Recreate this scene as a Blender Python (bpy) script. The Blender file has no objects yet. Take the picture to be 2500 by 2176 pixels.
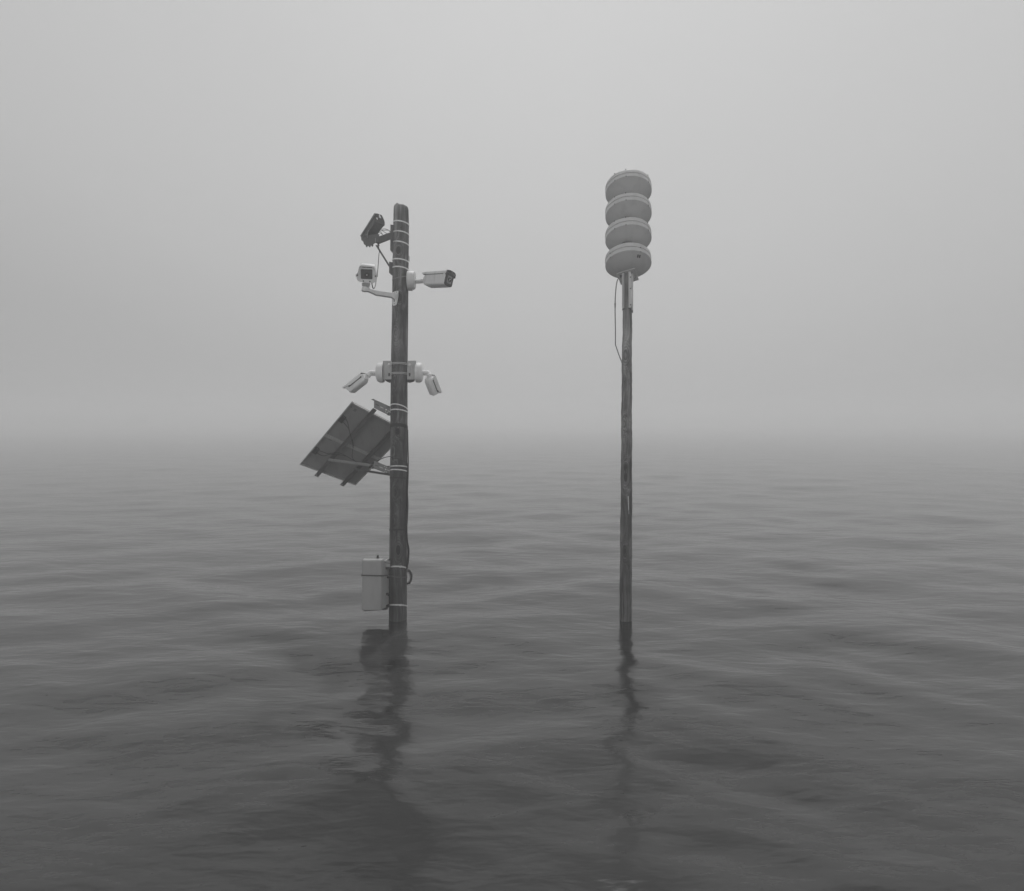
import bpy, math, random
import numpy as np
from mathutils import Vector, Matrix

random.seed(7)
rng = np.random.default_rng(11)
S = bpy.context.scene
C = S.collection
R = math.radians

# ---------------------------------------------------------------- camera
CAM_Z = 2.45
F = 1500.0                 # focal length in pixels of the 2500 px wide photograph
HOR = 1030.0               # row of the horizon in the photograph
D = 7.5                    # the two poles stand this far from the camera
cam_d = bpy.data.cameras.new('camera')
cam = bpy.data.objects.new('camera', cam_d)
C.objects.link(cam)
cam.location = (0, 0, CAM_Z)
cam.rotation_euler = (R(90), 0, 0)
cam_d.sensor_width = 36
cam_d.sensor_fit = 'HORIZONTAL'
cam_d.lens = 36 * F / 2500
cam_d.shift_y = (HOR - 1088) / 2500
cam_d.clip_start = 0.05
cam_d.clip_end = 9000
S.camera = cam

# ---------------------------------------------------------------- light
SUN = Vector(((1500 - 1250) / F, 1.0, 2.05)).normalized()
sun_d = bpy.data.lights.new('sun', 'SUN')
sun_d.energy = 2.0
sun_d.angle = R(2.2)
sun_d.color = (1, 1, 1)
sun = bpy.data.objects.new('sun', sun_d)
C.objects.link(sun)
sun.location = (0, 0, 20)
sun.rotation_euler = SUN.to_track_quat('Z', 'Y').to_euler()

W_ = bpy.data.worlds.new('World')
S.world = W_
W_.use_nodes = True
nt = W_.node_tree
nt.nodes.clear()


def N(nt, t, **kw):
    n = nt.nodes.new(t)
    for k, v in kw.items():
        if k.startswith('i_'):
            key = k[2:]
            n.inputs[int(key) if key.isdigit() else key.replace('_', ' ')].default_value = v
        else:
            setattr(n, k, v)
    return n


def L(nt, a, b):
    nt.links.new(a, b)


def math_(nt, op, a, b=None, c=None, clamp=False):
    n = nt.nodes.new('ShaderNodeMath')
    n.operation = op
    n.use_clamp = clamp
    for i, v in enumerate((a, b, c)):
        if v is None:
            continue
        if isinstance(v, (int, float)):
            n.inputs[i].default_value = v
        else:
            nt.links.new(v, n.inputs[i])
    return n.outputs[0]


def ramp(nt, fac, stops, interp='LINEAR'):
    n = nt.nodes.new('ShaderNodeValToRGB')
    cr = n.color_ramp
    cr.interpolation = interp
    while len(cr.elements) > 1:
        cr.elements.remove(cr.elements[0])
    cr.elements[0].position = stops[0][0]
    v = stops[0][1]
    cr.elements[0].color = (v, v, v, 1)
    for p, v in stops[1:]:
        e = cr.elements.new(p)
        e.color = (v, v, v, 1)
    if fac is not None:
        nt.links.new(fac, n.inputs[0])
    return n.outputs[0]


# foggy overcast sky: brighter towards the hidden sun, dimmed overhead, plus the desaturated sky texture
tc = N(nt, 'ShaderNodeTexCoord')
sep = N(nt, 'ShaderNodeSeparateXYZ')
L(nt, tc.outputs['Generated'], sep.inputs[0])
dot = N(nt, 'ShaderNodeVectorMath', operation='DOT_PRODUCT')
dot.inputs[1].default_value = tuple(SUN)
L(nt, tc.outputs['Generated'], dot.inputs[0])
sky = N(nt, 'ShaderNodeTexSky', sky_type='NISHITA')
sky.sun_disc = False
sky.sun_elevation = math.asin(SUN.z)
sky.sun_rotation = math.atan2(SUN.x, SUN.y)
sky.dust_density = 6
skyb = N(nt, 'ShaderNodeRGBToBW')
L(nt, sky.outputs[0], skyb.inputs[0])
half = lambda d: (d + 1) / 2
fog = ramp(nt, math_(nt, 'MULTIPLY_ADD', dot.outputs['Value'], .5, .5),
           [(0, 2.5), (half(-.25), 2.5), (half(0), .7), (half(.2), .32), (half(.33), .35), (half(.45), .40), (half(.5), .43), (half(.56), .465), (half(.65), .505), (half(.72), .525), (half(.80), .55), (half(.9), .60), (1, .62)], 'B_SPLINE')  # high first stops: fill glow added behind the camera to brighten the fronts
sepw = N(nt, 'ShaderNodeSeparateXYZ')
L(nt, tc.outputs['Generated'], sepw.inputs[0])
pn = N(nt, 'ShaderNodeTexNoise', i_Scale=1.6, i_Detail=4.0, i_Roughness=.5)
L(nt, tc.outputs['Generated'], pn.inputs['Vector'])
fog = math_(nt, 'MULTIPLY', fog, math_(nt, 'MULTIPLY_ADD', pn.outputs[0], .10, .95))
fog = math_(nt, 'MULTIPLY', fog, ramp(nt, sepw.outputs['Z'], [(.57, 1), (.72, .25)]))
tot = math_(nt, 'ADD', fog, math_(nt, 'MULTIPLY', skyb.outputs[0], .003))
bg = N(nt, 'ShaderNodeBackground', i_1=1.0)
L(nt, tot, bg.inputs[0])
wo = N(nt, 'ShaderNodeOutputWorld')
L(nt, bg.outputs[0], wo.inputs[0])

S.view_settings.view_transform = 'Standard'
S.view_settings.look = 'None'
S.view_settings.exposure = 0.0
S.view_settings.gamma = 1
S.cycles.use_denoising = True
S.cycles.max_bounces = 8
S.cycles.volume_bounces = 3
S.cycles.sample_clamp_indirect = 3
S.cycles.sample_clamp_direct = .7


# ---------------------------------------------------------------- measuring helpers
def W(px, py, Y=D):
    """Place of a point seen at (px,py) of the photograph when it stands Y metres away."""
    return Vector(((px - 1250) / F * Y, Y, CAM_Z + (HOR - py) / F * Y))


def zoomer(ox, oy, s):
    return lambda x, y, Y=D: W(ox + x / s, oy + y / s, Y)


z1 = zoomer(840, 480, 6.4)
z1b = zoomer(860, 620, 12.8)
z1c = zoomer(870, 510, 17.92)
z2 = zoomer(800, 840, 6.434)
z3 = zoomer(700, 940, 6.4)
z4 = zoomer(850, 1220, 5.6)
z4b = zoomer(870, 1340, 13.727)
z5 = zoomer(1440, 390, 7.79)
z6 = zoomer(1440, 600, 5.6)
z6b = zoomer(1490, 640, 12.8)
z7 = zoomer(1440, 900, 2.8)


# ---------------------------------------------------------------- mesh helpers
def catmull(pts, n=8):
    pts = [Vector(p) for p in pts]
    if len(pts) < 3:
        return pts
    P = [pts[0] * 2 - pts[1]] + pts + [pts[-1] * 2 - pts[-2]]
    out = []
    for i in range(1, len(P) - 2):
        a, b, c, d = P[i - 1:i + 3]
        for k in range(n):
            t = k / n
            out.append(.5 * ((2 * b) + (c - a) * t + (2 * a - 5 * b + 4 * c - d) * t * t + (3 * b - a - 3 * c + d) * t ** 3))
    out.append(pts[-1])
    return out


def frame(o, z, x=None):
    z = Vector(z).normalized()
    x = Vector(x) if x is not None else (Vector((1, 0, 0)) if abs(z.x) < .9 else Vector((0, 0, 1)))
    x = (x - z * x.dot(z)).normalized()
    y = z.cross(x)
    M = Matrix.Identity(4)
    for i in range(3):
        M[i][0], M[i][1], M[i][2], M[i][3] = x[i], y[i], z[i], o[i]
    return M


SINGLE = {'bolt', 'screw', 'knob', 'vent_opening', 'cable_gland', 'slot', 'dark_slot', 'rating_label', 'nail', 'lens_glint', 'hinge_bolt',
          'arm_bolt', 'plate_bolt', 'gusset', 'weld_edge', 'cable', 'panel_cable', 'gasket', 'clamp_foot', 'drain_port', 'brace', 'latch'}


class MB:
    def __init__(s):
        s.v, s.f = [], []

    def loft(s, loops, cap=True, closed=False):
        b = len(s.v)
        n = len(loops[0])
        for lp in loops:
            s.v += [tuple(p) for p in lp]
        m = len(loops)
        for i in range(m if closed else m - 1):
            j = (i + 1) % m
            for k in range(n):
                l = (k + 1) % n
                s.f.append((b + i * n + k, b + i * n + l, b + j * n + l, b + j * n + k))
        if cap and not closed:
            s.f.append(tuple(b + k for k in range(n))[::-1])
            s.f.append(tuple(b + (m - 1) * n + k for k in range(n)))
        return s

    def strip(s, loops):                      # open section loft
        b = len(s.v)
        n = len(loops[0])
        for lp in loops:
            s.v += [tuple(p) for p in lp]
        for i in range(len(loops) - 1):
            for k in range(n - 1):
                s.f.append((b + i * n + k, b + i * n + k + 1, b + (i + 1) * n + k + 1, b + (i + 1) * n + k))
        return s

    def prism(s, poly, vec):
        vec = Vector(vec)
        return s.loft([[Vector(p) for p in poly], [Vector(p) + vec for p in poly]])

    def tube(s, pts, r, n=8, smooth=0):
        pts = catmull(pts, smooth) if smooth else [Vector(p) for p in pts]
        loops = []
        up = None
        for i, p in enumerate(pts):
            t = (pts[min(i + 1, len(pts) - 1)] - pts[max(i - 1, 0)]).normalized()
            if up is None:
                up = Vector((0, 0, 1)) if abs(t.z) < .9 else Vector((1, 0, 0))
            x = (up - t * up.dot(t)).normalized()
            up = x
            y = t.cross(x)
            rr = r[min(i, len(r) - 1)] if isinstance(r, (list, tuple)) else r
            loops.append([p + (x * math.cos(a) + y * math.sin(a)) * rr for a in [2 * math.pi * k / n for k in range(n)]])
        return s.loft(loops)

    def lathe(s, M, prof, n=24):
        loops = [[M @ Vector((max(r, 1e-4) * math.cos(2 * math.pi * k / n), max(r, 1e-4) * math.sin(2 * math.pi * k / n), z)) for k in range(n)] for r, z in prof]
        return s.loft(loops)

    def rbox(s, M, secs, r=.01, n=4):
        """secs: (z, half width, half height[, cx, cy]) rounded rectangle sections."""
        loops = []
        for q in secs:
            z, hw, hh = q[:3]
            cx, cy = q[3:5] if len(q) > 3 else (0, 0)
            rr = min(r, hw * .95, hh * .95)
            lp = []
            for (sx, sy, a0) in ((1, 1, 0), (-1, 1, 90), (-1, -1, 180), (1, -1, 270)):
                for k in range(n + 1):
                    a = R(a0 + 90 * k / n)
                    lp.append(M @ Vector((cx + sx * (hw - rr) + rr * math.cos(a), cy + sy * (hh - rr) + rr * math.sin(a), z)))
            loops.append(lp)
        return s.loft(loops)

    def bar(s, a, b, w, h, upv=(0, 0, 1), ch=.0):
        a, b = Vector(a), Vector(b)
        M = frame(a, b - a, upv)
        ln = (b - a).length
        c = ch or min(w, h) * .12
        return s.rbox(M, [(0, h / 2 - c, w / 2 - c), (c, h / 2, w / 2), (ln - c, h / 2, w / 2), (ln, h / 2 - c, w / 2 - c)], r=c, n=2)

    def pieces(s):
        par = list(range(len(s.v)))

        def find(a):
            while par[a] != a:
                par[a] = par[par[a]]
                a = par[a]
            return a
        for f in s.f:
            for q in f[1:]:
                par[find(q)] = find(f[0])
        grp = {}
        for f in s.f:
            grp.setdefault(find(f[0]), []).append(f)
        out = []
        for fs in grp.values():
            ids = sorted({q for f in fs for q in f})
            mp = {q: i for i, q in enumerate(ids)}
            m = MB()
            m.v = [s.v[q] for q in ids]
            m.f = [tuple(mp[q] for q in f) for f in fs]
            out.append(m)
        return out

    def build(s, name, mat, parent=None, smooth=True, ang=35):
        if parent is not None and name in SINGLE:
            ps = s.pieces()
            if len(ps) > 1:
                return [p.build(name, mat, parent, smooth, ang) for p in ps][0]
        me = bpy.data.meshes.new(name)
        off = parent_world(parent) if parent else Vector((0, 0, 0))
        me.from_pydata([tuple(Vector(v) - off) for v in s.v], [], s.f)
        me.materials.append(mat)
        me.validate()
        import bmesh
        bm = bmesh.new()
        bm.from_mesh(me)
        bmesh.ops.recalc_face_normals(bm, faces=bm.faces)
        bm.to_mesh(me)
        bm.free()
        if smooth:
            me.shade_smooth()
            me.set_sharp_from_angle(angle=R(ang))
        o = bpy.data.objects.new(name, me)
        C.objects.link(o)
        if parent:
            o.parent = parent
        return o


ORI = {}


def parent_world(p):
    while p is not None:
        if p.name in ORI:
            return ORI[p.name]
        p = p.parent
    return Vector((0, 0, 0))


def thing(name, loc, label, cat, group=None):
    o = bpy.data.objects.new(name, None)
    C.objects.link(o)
    o.location = loc
    o.empty_display_size = .1
    ORI[o.name] = Vector(loc)
    o['label'] = label
    o['category'] = cat
    if group:
        o['group'] = group
    return o


def tag(o, label, cat, group=None):
    o['label'] = label
    o['category'] = cat
    if group:
        o['group'] = group
    return o


# ---------------------------------------------------------------- materials (all grey: the place is seen in black and white)
def new_mat(name):
    m = bpy.data.materials.new(name)
    m.use_nodes = True
    n = m.node_tree
    p = n.nodes['Principled BSDF']
    return m, n, p


def paint(name, v, rough=.45, var=.12, scale=18, metal=0.0, bump=.15, dirt=.25):
    m, n, p = new_mat(name)
    tc = N(n, 'ShaderNodeTexCoord')
    a = N(n, 'ShaderNodeTexNoise', i_Scale=scale, i_Detail=6.0, i_Roughness=.65)
    L(n, tc.outputs['Object'], a.inputs['Vector'])
    mp = N(n, 'ShaderNodeMapping')
    mp.inputs['Scale'].default_value = (1, 1, .18)
    L(n, tc.outputs['Object'], mp.inputs[0])
    b = N(n, 'ShaderNodeTexNoise', i_Scale=scale * 1.8, i_Detail=4.0)
    L(n, mp.outputs[0], b.inputs['Vector'])
    f = math_(n, 'MULTIPLY_ADD', a.outputs[0], var * 2, 1 - var)
    st = ramp(n, b.outputs[0], [(.5, 0), (.72, 1)])
    f2 = math_(n, 'MULTIPLY_ADD', st, -dirt, 1.0)
    c = math_(n, 'MULTIPLY', math_(n, 'MULTIPLY', f, f2), v)
    L(n, c, p.inputs['Base Color'])
    p.inputs['Roughness'].default_value = rough
    p.inputs['Metallic'].default_value = metal
    L(n, math_(n, 'MULTIPLY_ADD', a.outputs[0], .3, rough - .12), p.inputs['Roughness'])
    if bump:
        bn = N(n, 'ShaderNodeBump', i_Strength=bump, i_Distance=.002)
        L(n, a.outputs[0], bn.inputs['Height'])
        L(n, bn.outputs[0], p.inputs['Normal'])
    return m


def wood(name, lo, hi, knots, scale=1.0, dark=.35):
    m, n, p = new_mat(name)
    tc = N(n, 'ShaderNodeTexCoord')
    O = tc.outputs['Object']
    # knots: swirl the grain round them
    warp = N(n, 'ShaderNodeTexNoise', i_Scale=2.2, i_Detail=2.0)
    L(n, O, warp.inputs['Vector'])
    wv = N(n, 'ShaderNodeVectorMath', operation='SCALE')
    wv.inputs['Scale'].default_value = .05
    L(n, warp.outputs['Color'], wv.inputs[0])
    add = N(n, 'ShaderNodeVectorMath', operation='ADD')
    L(n, O, add.inputs[0])
    L(n, wv.outputs[0], add.inputs[1])
    kd = None
    for k in knots:
        mp = N(n, 'ShaderNodeMapping')
        mp.vector_type = 'TEXTURE'
        mp.inputs['Location'].default_value = k[:3]
        mp.inputs['Scale'].default_value = (1, 1, k[3])
        L(n, add.outputs[0], mp.inputs[0])
        ln = N(n, 'ShaderNodeVectorMath', operation='LENGTH')
        L(n, mp.outputs[0], ln.inputs[0])
        kd = ln.outputs['Value'] if kd is None else math_(n, 'SMOOTH_MIN', kd, ln.outputs['Value'], .03)
    kf = math_(n, 'DIVIDE', 1.0, math_(n, 'MULTIPLY_ADD', math_(n, 'POWER', math_(n, 'MULTIPLY', kd, 28.0), 2.0), 1.0, 1.0))
    mp = N(n, 'ShaderNodeMapping')
    mp.inputs['Scale'].default_value = (30 * scale, 30 * scale, 1.6 * scale)
    L(n, add.outputs[0], mp.inputs[0])
    sh = N(n, 'ShaderNodeCombineXYZ')
    L(n, math_(n, 'MULTIPLY', kf, 9.0), sh.inputs[0])
    L(n, math_(n, 'MULTIPLY', kf, 6.0), sh.inputs[2])
    ad2 = N(n, 'ShaderNodeVectorMath', operation='ADD')
    L(n, mp.outputs[0], ad2.inputs[0])
    L(n, sh.outputs[0], ad2.inputs[1])
    g = N(n, 'ShaderNodeTexNoise', i_Scale=1.0, i_Detail=5.0, i_Roughness=.6, i_Distortion=.4)
    L(n, ad2.outputs[0], g.inputs['Vector'])
    mp2 = N(n, 'ShaderNodeMapping')
    mp2.inputs['Scale'].default_value = (12, 12, 1.0)
    L(n, add.outputs[0], mp2.inputs[0])
    g2 = N(n, 'ShaderNodeTexNoise', i_Scale=1.0, i_Detail=4.0, i_Roughness=.55)
    L(n, mp2.outputs[0], g2.inputs['Vector'])
    blot = N(n, 'ShaderNodeTexNoise', i_Scale=3.5, i_Detail=4.0)
    L(n, O, blot.inputs['Vector'])
    cr = N(n, 'ShaderNodeMapping')
    cr.inputs['Scale'].default_value = (45, 45, .8)
    L(n, add.outputs[0], cr.inputs[0])
    cn = N(n, 'ShaderNodeTexNoise', i_Scale=1.0, i_Detail=2.0)
    L(n, cr.outputs[0], cn.inputs['Vector'])
    crack = ramp(n, cn.outputs[0], [(.26, 1), (.36, 0)])
    rings = math_(n, 'MULTIPLY', math_(n, 'SINE', math_(n, 'MULTIPLY', kd, 420.0)), math_(n, 'MULTIPLY', kf, .14))
    t = math_(n, 'ADD', math_(n, 'MULTIPLY', g.outputs[0], .5), math_(n, 'MULTIPLY', g2.outputs[0], .5))
    t = math_(n, 'ADD', t, rings)
    t = math_(n, 'ADD', t, math_(n, 'MULTIPLY_ADD', blot.outputs[0], .3, -.15))
    t = math_(n, 'SUBTRACT', t, math_(n, 'MULTIPLY', ramp(n, kf, [(.45, 0), (.9, 1)]), .35))
    t = math_(n, 'SUBTRACT', t, math_(n, 'MULTIPLY', crack, dark))
    col = ramp(n, t, [(.34, lo * .25), (.44, lo * .8), (.53, (lo + hi) / 2), (.60, hi * 1.2), (.72, hi * 1.7)])
    # haze fade painted into the wood by height: dark foot, paler top
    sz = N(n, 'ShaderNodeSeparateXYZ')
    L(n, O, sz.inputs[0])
    haze_fade = ramp(n, math_(n, 'MULTIPLY_ADD', blot.outputs[0], .12, math_(n, 'DIVIDE', sz.outputs['Z'], 6.0)), [(.04, .40), (.12, .52), (.45, .95), (.9, 1.5)])
    L(n, math_(n, 'MULTIPLY', col, haze_fade), p.inputs['Base Color'])
    p.inputs['Roughness'].default_value = .85
    bn = N(n, 'ShaderNodeBump', i_Strength=.7, i_Distance=.004)
    L(n, t, bn.inputs['Height'])
    L(n, bn.outputs[0], p.inputs['Normal'])
    return m


M_white = paint('white_enamel', .88, .4, .04, 14, dirt=.10)
M_white2 = paint('aged_white_plastic', .76, .45, .05, 14, dirt=.16)
M_grey = paint('grey_powder_coat', .30, .5, .06, 12)
M_dark = paint('dark_grey_metal', .045, .5, .15, 20)
M_dark2 = paint('charcoal_metal', .085, .5, .15, 20)
M_black = paint('black_rubber', .012, .5, .1, 20, dirt=0)
M_glassd = paint('tinted_window', .055, .12, .02, 5, bump=0, dirt=0)
M_lens = paint('lens_glass', .02, .08, .02, 5, bump=0, dirt=0)
M_glint = paint('painted_lens_glint', .7, .25, .02, 5, bump=0, dirt=0)  # pale tone for the light glints painted on the lenses
M_galv = paint('galvanised_steel', .42, .4, .22, 30, metal=.45, dirt=.25)
M_galvd = paint('dull_galvanised_steel', .22, .45, .22, 30, metal=.3, dirt=.3)
M_steel = paint('stainless_band', .8, .35, .12, 40, metal=.25, dirt=.2)
M_alu = paint('anodised_aluminium', .34, .5, .1, 20)
M_alud = paint('dark_anodised_aluminium', .07, .45, .15, 20)
M_back = paint('panel_backsheet', .20, .5, .06, 9, dirt=.2)
M_cell = paint('solar_glass', .02, .15, .05, 5, bump=0)
M_siren = paint('grey_siren_paint', .64, .5, .05, 5, dirt=.12)
M_siren_seam = paint('weathered_seam', .10, .6, .1, 10)
M_cab = paint('grey_cabinet_paint', .40, .45, .035, 6, dirt=.12)
M_pvc = paint('grey_conduit', .20, .5, .1, 20)
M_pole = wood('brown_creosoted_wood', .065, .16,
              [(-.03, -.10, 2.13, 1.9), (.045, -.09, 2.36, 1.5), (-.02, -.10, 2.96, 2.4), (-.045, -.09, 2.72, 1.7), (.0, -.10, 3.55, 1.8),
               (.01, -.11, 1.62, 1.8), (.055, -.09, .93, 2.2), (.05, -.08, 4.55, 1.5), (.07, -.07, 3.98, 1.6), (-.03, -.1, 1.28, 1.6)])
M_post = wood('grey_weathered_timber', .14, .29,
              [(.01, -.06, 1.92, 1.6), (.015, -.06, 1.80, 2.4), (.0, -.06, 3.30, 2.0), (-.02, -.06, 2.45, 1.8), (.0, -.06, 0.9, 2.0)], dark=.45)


# ---------------------------------------------------------------- water
def make_water():
    nth = 1000
    rs = [.4]
    while rs[-1] < 90:
        rs.append(rs[-1] * 1.008 + .002)
    while rs[-1] < 2500:
        rs.append(rs[-1] * 1.03)
    rs = np.array(rs)
    th = np.linspace(0, 2 * np.pi, nth, endpoint=False)
    X = rs[:, None] * np.cos(th)[None, :]
    Y = rs[:, None] * np.sin(th)[None, :]
    Z = np.zeros_like(X)
    sp = rs[:, None] * .009
    nw = 120
    lam = np.exp(rng.uniform(np.log(.26), np.log(3.6), nw))
    for i in range(nw):
        l = lam[i]
        a = R(90 - 6 + (24 if i % 2 else -24) + rng.normal(0, 17))
        k = 2 * np.pi / l
        slope = .0094 * (1.0 if l < 1.8 else .6) * rng.uniform(.6, 1.4) * (l / .7) ** .25
        if l < .45:
            slope *= .6
        amp = slope / k
        ph = rng.uniform(0, 2 * np.pi)
        att = np.clip((l / 4.5 - sp) / (l / 9), 0, 1)
        arg = k * (X * np.cos(a) + Y * np.sin(a)) + ph + .5 * np.sin(.11 * X + i) + .5 * np.sin(.13 * Y + 2 * i)
        Z += amp * att * (np.sin(arg) + .12 * np.cos(2 * arg))
    # calmer right at the two poles and under the camera
    for (cx, cy) in ((-1.4, D), (1.38, D)):
        d2 = (X - cx) ** 2 + (Y - cy) ** 2
        Z *= 1 - .6 * np.exp(-d2 / .5)
    nr = len(rs)
    V = np.stack([X, Y, Z], -1).reshape(-1, 3)
    V = np.vstack([V, [[0, 0, 0]]])
    i = np.arange(nr - 1)[:, None] * nth
    j = np.arange(nth)[None, :]
    j2 = (j + 1) % nth
    Q = np.stack([i + j, i + nth + j, i + nth + j2, i + j2], -1).reshape(-1, 4)
    c = len(V) - 1
    T = np.stack([np.full(nth, c), np.arange(nth), (np.arange(nth) + 1) % nth], -1)
    me = bpy.data.meshes.new('water')
    me.vertices.add(len(V))
    me.vertices.foreach_set('co', V.astype(np.float32).ravel())
    me.loops.add(Q.size + T.size)
    me.loops.foreach_set('vertex_index', np.concatenate([Q.ravel(), T.ravel()]).astype(np.int32))
    me.polygons.add(len(Q) + len(T))
    st = np.concatenate([np.arange(len(Q)) * 4, len(Q) * 4 + np.arange(len(T)) * 3])
    me.polygons.foreach_set('loop_start', st.astype(np.int32))
    me.update(calc_edges=True)
    me.shade_smooth()
    m, n, p = new_mat('murky_water')
    tc = N(n, 'ShaderNodeTexCoord')
    hs = []
    for (sx, sy, rz, dist, det) in ((1.2, 2.9, 14, .021, 3.0), (2.8, 7.5, -14, .0095, 3.0), (7, 19, 8, .0019, 2.0)):
        mp = N(n, 'ShaderNodeMapping')
        mp.inputs['Rotation'].default_value = (0, 0, R(rz))
        mp.inputs['Scale'].default_value = (sx, sy, 1)
        L(n, tc.outputs['Object'], mp.inputs[0])
        t = N(n, 'ShaderNodeTexNoise', i_Scale=1.0, i_Detail=det, i_Roughness=.45, i_Distortion=.3)
        L(n, mp.outputs[0], t.inputs['Vector'])
        hs.append((t.outputs[0], dist))
    prev = None
    for h, dist in hs:
        b = N(n, 'ShaderNodeBump', i_Strength=1.0, i_Distance=dist)
        L(n, h, b.inputs['Height'])
        if prev:
            L(n, prev, b.inputs['Normal'])
        prev = b.outputs[0]
    L(n, prev, p.inputs['Normal'])
    p.inputs['Base Color'].default_value = (.034, .034, .034, 1)
    p.inputs['Roughness'].default_value = .16
    p.inputs['IOR'].default_value = 1.45
    me.materials.append(m)
    o = bpy.data.objects.new('water', me)
    C.objects.link(o)
    o.location = (0, 0, .03)
    o['kind'] = 'structure'
    o['label'] = 'calm grey rippled water reaching into the fog'
    return o


make_water()

# ---------------------------------------------------------------- left pole
LP = [(2200, 968, 43.6), (1520, 970.9, 43.2), (1200, 973.2, 42.4), (930, 974.8, 40.5), (740, 977.1, 39.2), (640, 978.0, 38.8), (550, 979.3, 37.6), (507, 979.2, 36.2)]
LPz = [(W(cx, py).z, W(cx, py).x, w / F * D / 2) for py, cx, w in LP]


def lp(z):
    q = LPz
    if z <= q[0][0]:
        return q[0][1], q[0][2]
    for a, b in zip(q, q[1:]):
        if a[0] <= z <= b[0]:
            t = (z - a[0]) / (b[0] - a[0])
            return a[1] + (b[1] - a[1]) * t, a[2] + (b[2] - a[2]) * t
    return q[-1][1], q[-1][2]


pole = thing('wooden_pole', (LPz[1][1], D, 0), 'thick round brown wooden pole carrying cameras, a solar panel and a cabinet', 'pole')
mb = MB()
loops = []
ztop = LPz[-1][0]
n = 40
zs = list(np.linspace(-1.2, ztop - .035, 90)) + [ztop - .012, ztop + .010, ztop + .026]
for i, z in enumerate(zs):
    x, r = lp(z)
    k = 1.0
    if i >= 90:
        k = {0: .975, 1: .90, 2: .74}[i - 90]
    lo = []
    for j in range(n):
        a = 2 * math.pi * j / n
        rr = r * k * (1 + .012 * math.sin(3 * a + z * 1.3) + .008 * math.sin(7 * a + z * 3.1) + .006 * math.sin(13 * a + 5 * z))
        zz = z
        if i >= 90:
            zz += .005 * math.sin(a * 2 + .6) - .009 * math.cos(a) + .004 * math.sin(5 * a)
        lo.append((x + rr * math.cos(a), D + rr * math.sin(a), zz))
    loops.append(lo)
mb.loft(loops)
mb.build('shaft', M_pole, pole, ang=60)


def band(mbx, yl, yp, yr, w, th=.003, fz=None, lap=True):
    """Steel band round the left pole through rows yl (left edge), yp (middle, front), yr (right edge)."""
    z0 = W(970, (yl + yr) / 2).z
    x, r = lp(z0)
    zn = W(970, yp, D - r).z
    dz = zn - z0
    sx = (W(0, yr).z - W(0, yl).z) / 2
    lo = []
    nn = 48
    hw = w / F * D / 2
    for k in range(nn):
        a = 2 * math.pi * k / nn
        zc = z0 + sx * math.cos(a) - dz * math.sin(a)
        rx, rr = lp(zc)
        for_r = rr * 1.012
        u = Vector((math.cos(a), math.sin(a), 0))
        c = Vector((rx, D, zc))
        lo.append([c + u * (for_r - .002) - Vector((0, 0, hw)), c + u * (for_r + th) - Vector((0, 0, hw)),
                   c + u * (for_r + th) + Vector((0, 0, hw)), c + u * (for_r - .002) + Vector((0, 0, hw))])
    mbx.loft(lo, closed=True)
    return z0, dz, sx


def clasp(mbx, yl, yp, yr, ang, w=4.5, ln=.030, th=.008):
    z0 = W(970, (yl + yr) / 2).z
    x, r = lp(z0)
    dz = W(970, yp, D - r).z - z0
    sx = (W(0, yr).z - W(0, yl).z) / 2
    a = R(ang)
    u = Vector((math.cos(a), math.sin(a), 0))
    c = Vector((x, D, z0 + sx * math.cos(a) - dz * math.sin(a))) + u * (r * 1.012)
    mbx.rbox(frame(c, u, (0, 0, 1)), [(0, w / F * D / 2, ln / 2), (th, w / F * D / 2, ln / 2), (th + .002, w / F * D / 2 - .002, ln / 2 - .002)], r=.003)


def Z1y(y):
    return 480 + y / 6.4


def Z2y(y):
    return 840 + y / 6.434


def Z3y(y):
    return 940 + y / 6.4


def Z4y(y):
    return 1220 + y / 5.6


def mkband(parent, y, w=2.4, mat=None, cl=None, name='steel_band'):
    m = MB()
    band(m, *y, w)
    o = m.build(name, mat or M_steel, parent)
    if cl is not None:
        q = MB()
        clasp(q, *y, cl)
        q.build('clasp', mat or M_steel, o)
    return o


# black straps and cables that hold nothing but the wiring belong to the pole
for yy, w in (((664, 622, 668), 8), ((1458, 1448, 1470), 3.2)):
    mkband(pole, [Z3y(v) for v in yy], w, M_black, name='black_strap')
mkband(pole, [Z4y(v) for v in (418, 408, 416)], 4.6, M_black, name='black_strap')
# bolt holes
mb = MB()
for (x, y, r_) in ((885, 488, .007), (880, 1032, .007), (873, 1570, .008), (0, 0, 0)):
    if r_:
        p = z1(x, y, D - .094)
        mb.lathe(frame(p + Vector((0, .008, 0)), (0, -1, 0)), [(r_, 0), (r_, .0095), (r_ * .7, .0105)], 12)
mb.build('bolt', M_black, pole)
# staples / small splinters on the right edge
mb = MB()
mb.bar(z1(1016, 930, D - .02), z1(1020, 1015, D - .02), .006, .006)
mb.build('splinter', M_dark, pole)

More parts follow.
